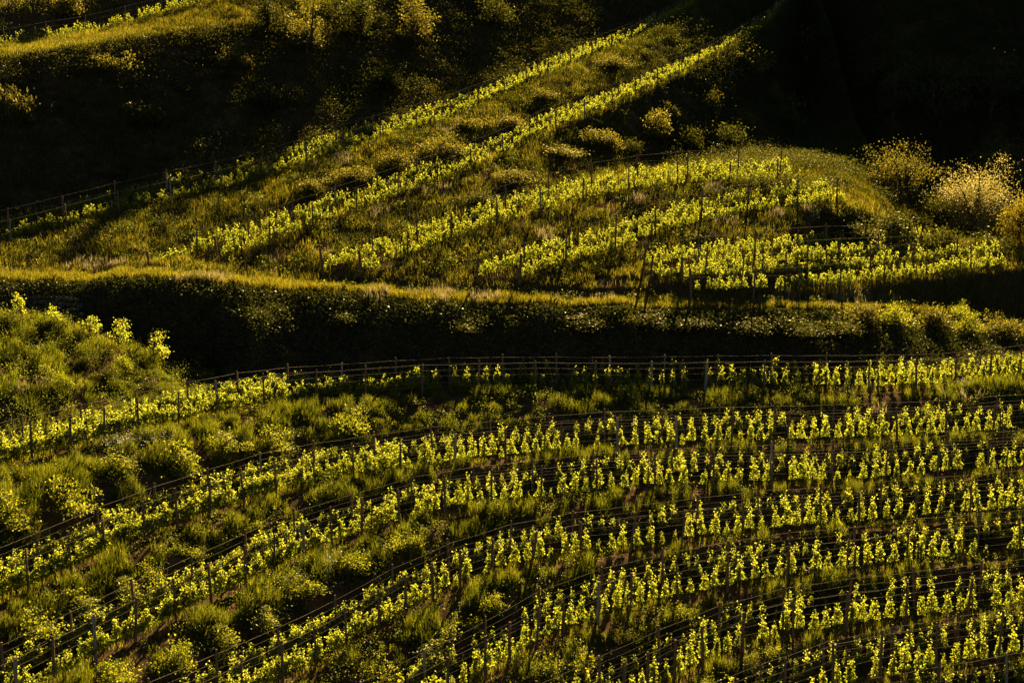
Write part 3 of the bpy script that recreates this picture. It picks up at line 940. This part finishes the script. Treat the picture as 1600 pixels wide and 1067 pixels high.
P4 = scatter(['hillbank'], 90, rg, 25.0, 0.3, 0.3, 0.7)  # shade of the banks painted in as darker coloured brush
grass_obj('hill_brush', P4, 0.2 + 0.5 * rg.random(len(P4)), 0.028, M_shadeleaf, 'rough brush painted shade-dark on the banks between the far terraces', 0.6)
# leafy weeds in clumps
def weed_points(zones, dens, seedn, per, spread, hmax, thr=0.45, ucond=None):
    C = scatter(zones, dens, rg, seedn, thr, 0.2, 0.6, ucond)
    k = rg.integers(per // 2, per, len(C))
    I = np.repeat(np.arange(len(C)), k)
    sc = (0.5 + 0.9 * rg.random(len(C)))[I]
    q = rg.normal(size=(len(I), 3)) * spread * sc[:, None]
    P = C[I] + q
    P[:, 2] = C[I][:, 2] + rg.random(len(I)) ** 0.8 * hmax * sc
    return P


Pw = np.concatenate([weed_points(['bank_', 'mound'], 5.0, 21.0, 60, 0.17, 0.6, 0.42), weed_points(['mound'], 3.0, 51.0, 60, 0.2, 0.8, 0.35), weed_points(['tread', 'edge'], 1.0, 9.0, 16, 0.1, 0.22, 0.45)])
V, Fc = leaf_quads(Pw, 0.045 + 0.06 * rg.random(len(Pw)), rg, up=0.4, aspect=0.6)
tag(link('bank_weeds', np_mesh('bank_weeds', V, Fc, 4, M_weed)), 'leafy weeds growing thick on the near banks', 'weeds', kind='stuff')
Pw = np.concatenate([weed_points(['hillbank'], 2.0, 13.0, 34, 0.22, 0.5, 0.38), weed_points(['dell', 'toprise'], 1.0, 15.0, 40, 0.3, 0.8, 0.3), weed_points(['crest'], 1.6, 35.0, 40, 0.2, 0.7, 0.42)])
V, Fc = leaf_quads(Pw, 0.07 + 0.08 * rg.random(len(Pw)), rg, up=0.4, aspect=0.6)
tag(link('hill_weeds', np_mesh('hill_weeds', V, Fc, 4, M_weed)), 'rough weeds and brambles on the far hillside banks', 'weeds', kind='stuff')
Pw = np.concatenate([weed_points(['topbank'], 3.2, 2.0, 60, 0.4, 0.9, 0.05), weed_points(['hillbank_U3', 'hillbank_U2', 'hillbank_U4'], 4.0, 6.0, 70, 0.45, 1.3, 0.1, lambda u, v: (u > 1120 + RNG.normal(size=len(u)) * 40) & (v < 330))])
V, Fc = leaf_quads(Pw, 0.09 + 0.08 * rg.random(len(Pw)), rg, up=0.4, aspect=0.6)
tag(link('thicket', np_mesh('thicket', V, Fc, 4, M_shadeleaf)), 'shade-painted dark thicket covering the shaded hill bank above the terraces', 'thicket', kind='stuff')

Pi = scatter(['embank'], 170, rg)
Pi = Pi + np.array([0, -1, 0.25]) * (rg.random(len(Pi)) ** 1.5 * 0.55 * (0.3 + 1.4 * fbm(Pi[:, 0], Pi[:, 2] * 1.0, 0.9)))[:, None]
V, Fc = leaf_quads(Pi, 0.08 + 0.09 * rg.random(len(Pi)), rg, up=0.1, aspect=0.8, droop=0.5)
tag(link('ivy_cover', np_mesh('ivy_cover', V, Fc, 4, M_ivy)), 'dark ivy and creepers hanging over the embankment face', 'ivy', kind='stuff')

plP = []
for (u, v, rx, ry, n) in [(690, 452, 34, 7, 500), (760, 457, 24, 6, 260), (590, 452, 30, 5, 110), (1215, 462, 25, 7, 420), (1335, 462, 55, 8, 700), (1400, 468, 24, 6, 150), (915, 462, 50, 5, 160), (1130, 352, 20, 6, 110), (1210, 340, 18, 6, 110), (1270, 335, 14, 8, 120),
                          (655, 300, 40, 12, 160), (740, 255, 45, 14, 160), (600, 330, 30, 12, 120), (530, 250, 25, 10, 200), (700, 200, 30, 12, 200), (1115, 300, 20, 6, 150), (850, 375, 15, 8, 120), (990, 318, 14, 8, 120), (190, 418, 26, 6, 160), (130, 420, 20, 6, 150), (45, 615, 20, 10, 200), (320, 440, 40, 4, 300), (1160, 110, 40, 14, 250), (1370, 650, 15, 5, 60), (1510, 625, 20, 5, 60), (1390, 735, 25, 6, 60)]:
    if 440 < v < 470 and u > 400:
        v += 11
    for _ in range(max(6, n // 14)):
        g = ground_px(u + rg.normal() * rx * 0.6, v + rg.normal() * ry * 0.6)
        if g is not None:
            m = 14
            plP.append(g + rg.normal(size=(m, 3)) * np.array([0.12, 0.12, 0.0]))
plP = np.concatenate(plP)
grass_obj('dry_plume_grass', plP, 0.45 + 0.45 * rg.random(len(plP)), 0.03, M_plume, 'pale dry plume grass standing in tufts', 0.3)

fl = []
for (u, v, rx, ry, n) in [(190, 700, 35, 10, 110), (512, 888, 14, 16, 70), (250, 695, 20, 8, 40), (1360, 612, 10, 4, 12), (1510, 607, 16, 5, 30), (1385, 738, 20, 6, 30), (1260, 905, 6, 4, 10), (980, 772, 14, 4, 14), (560, 655, 16, 14, 30), (1480, 735, 25, 6, 30)]:
    for _ in range(n):
        g = ground_px(u + rg.normal() * rx * 0.6, v + rg.normal() * ry * 0.6)
        if g is not None:
            fl.append(g + rg.normal(size=(3, 3)) * 0.05 + np.array([0, 0, 0.35 + 0.3 * rg.random()]))
fl = np.concatenate(fl)
V, Fc = leaf_quads(fl, 0.04 + 0.03 * rg.random(len(fl)), rg, up=0.8, aspect=0.9)
tag(link('white_wildflowers', np_mesh('white_wildflowers', V, Fc, 4, M_flower)), 'small white wildflowers scattered on the near banks', 'flowers', kind='stuff')


# ------------------------------------------------------------------ small things: dry stone wall, bent cane
def stone_mesh(seed):
    r_ = np.random.default_rng(seed)
    V = np.array([(x, y, z) for x in (-1, 1) for y in (-1, 1) for z in (-1, 1)], float)
    V = np.concatenate([V * 0.82, np.array([(1, 0, 0), (-1, 0, 0), (0, 1, 0), (0, -1, 0), (0, 0, 1), (0, 0, -1)], float) * 1.05])
    V += r_.normal(size=V.shape) * 0.1
    q = {0: (4, 5, 7, 6), 1: (0, 2, 3, 1), 2: (2, 6, 7, 3), 3: (0, 1, 5, 4), 4: (1, 3, 7, 5), 5: (0, 4, 6, 2)}
    faces = []
    for k, c in q.items():
        for i in range(4):
            faces.append((c[i], c[(i + 1) % 4], 8 + k))
    me = bpy.data.meshes.new('stone')
    me.from_pydata(V.tolist(), [], faces); me.materials.append(M_stone); me.update()
    return me


STONES = [stone_mesh(i) for i in range(4)]
wall = bpy.data.objects.new('dry_stone_wall', None)
COL.objects.link(wall)
g0 = ground_px(85, 484)
wall.location = tuple(float(c) for c in g0)
tag(wall, 'remains of a dry stone wall below the turf behind the left saplings', 'stone wall')
for row in range(4):
    for k in range(9):
        u = 42 + k * 10 + (row % 2) * 5 + random.uniform(-1, 1)
        v = 463 + row * 8 + random.uniform(-1, 1) + (u - 42) * 0.06
        g = ground_px(u, v)
        if g is not None and random.random() < 0.85:
            s = random.uniform(0.8, 1.15)
            st = link('stone', random.choice(STONES), wall, g - g0 + np.array([0, -0.05, 0]), random.uniform(-0.3, 0.3), (0.21 * s, 0.16, 0.15 * s))

gc = ground_px(1288, 748)
pts = np.array([[-0.75, 0, 0.75], [-0.5, 0.05, 0.5], [-0.2, 0, 0.35], [0.1, 0.03, 0.38], [0.38, 0, 0.55], [0.52, 0.02, 0.85]])
V, Fc = tube(pts, np.array([0.012, 0.02, 0.024, 0.024, 0.02, 0.012]), 6)
cane = link('bent_cane', np_mesh('bent_cane', V, Fc, 4, M_cane), None, gc)
tag(cane, 'pale bent cane caught among vines on the third near terrace', 'cane')
print('done')
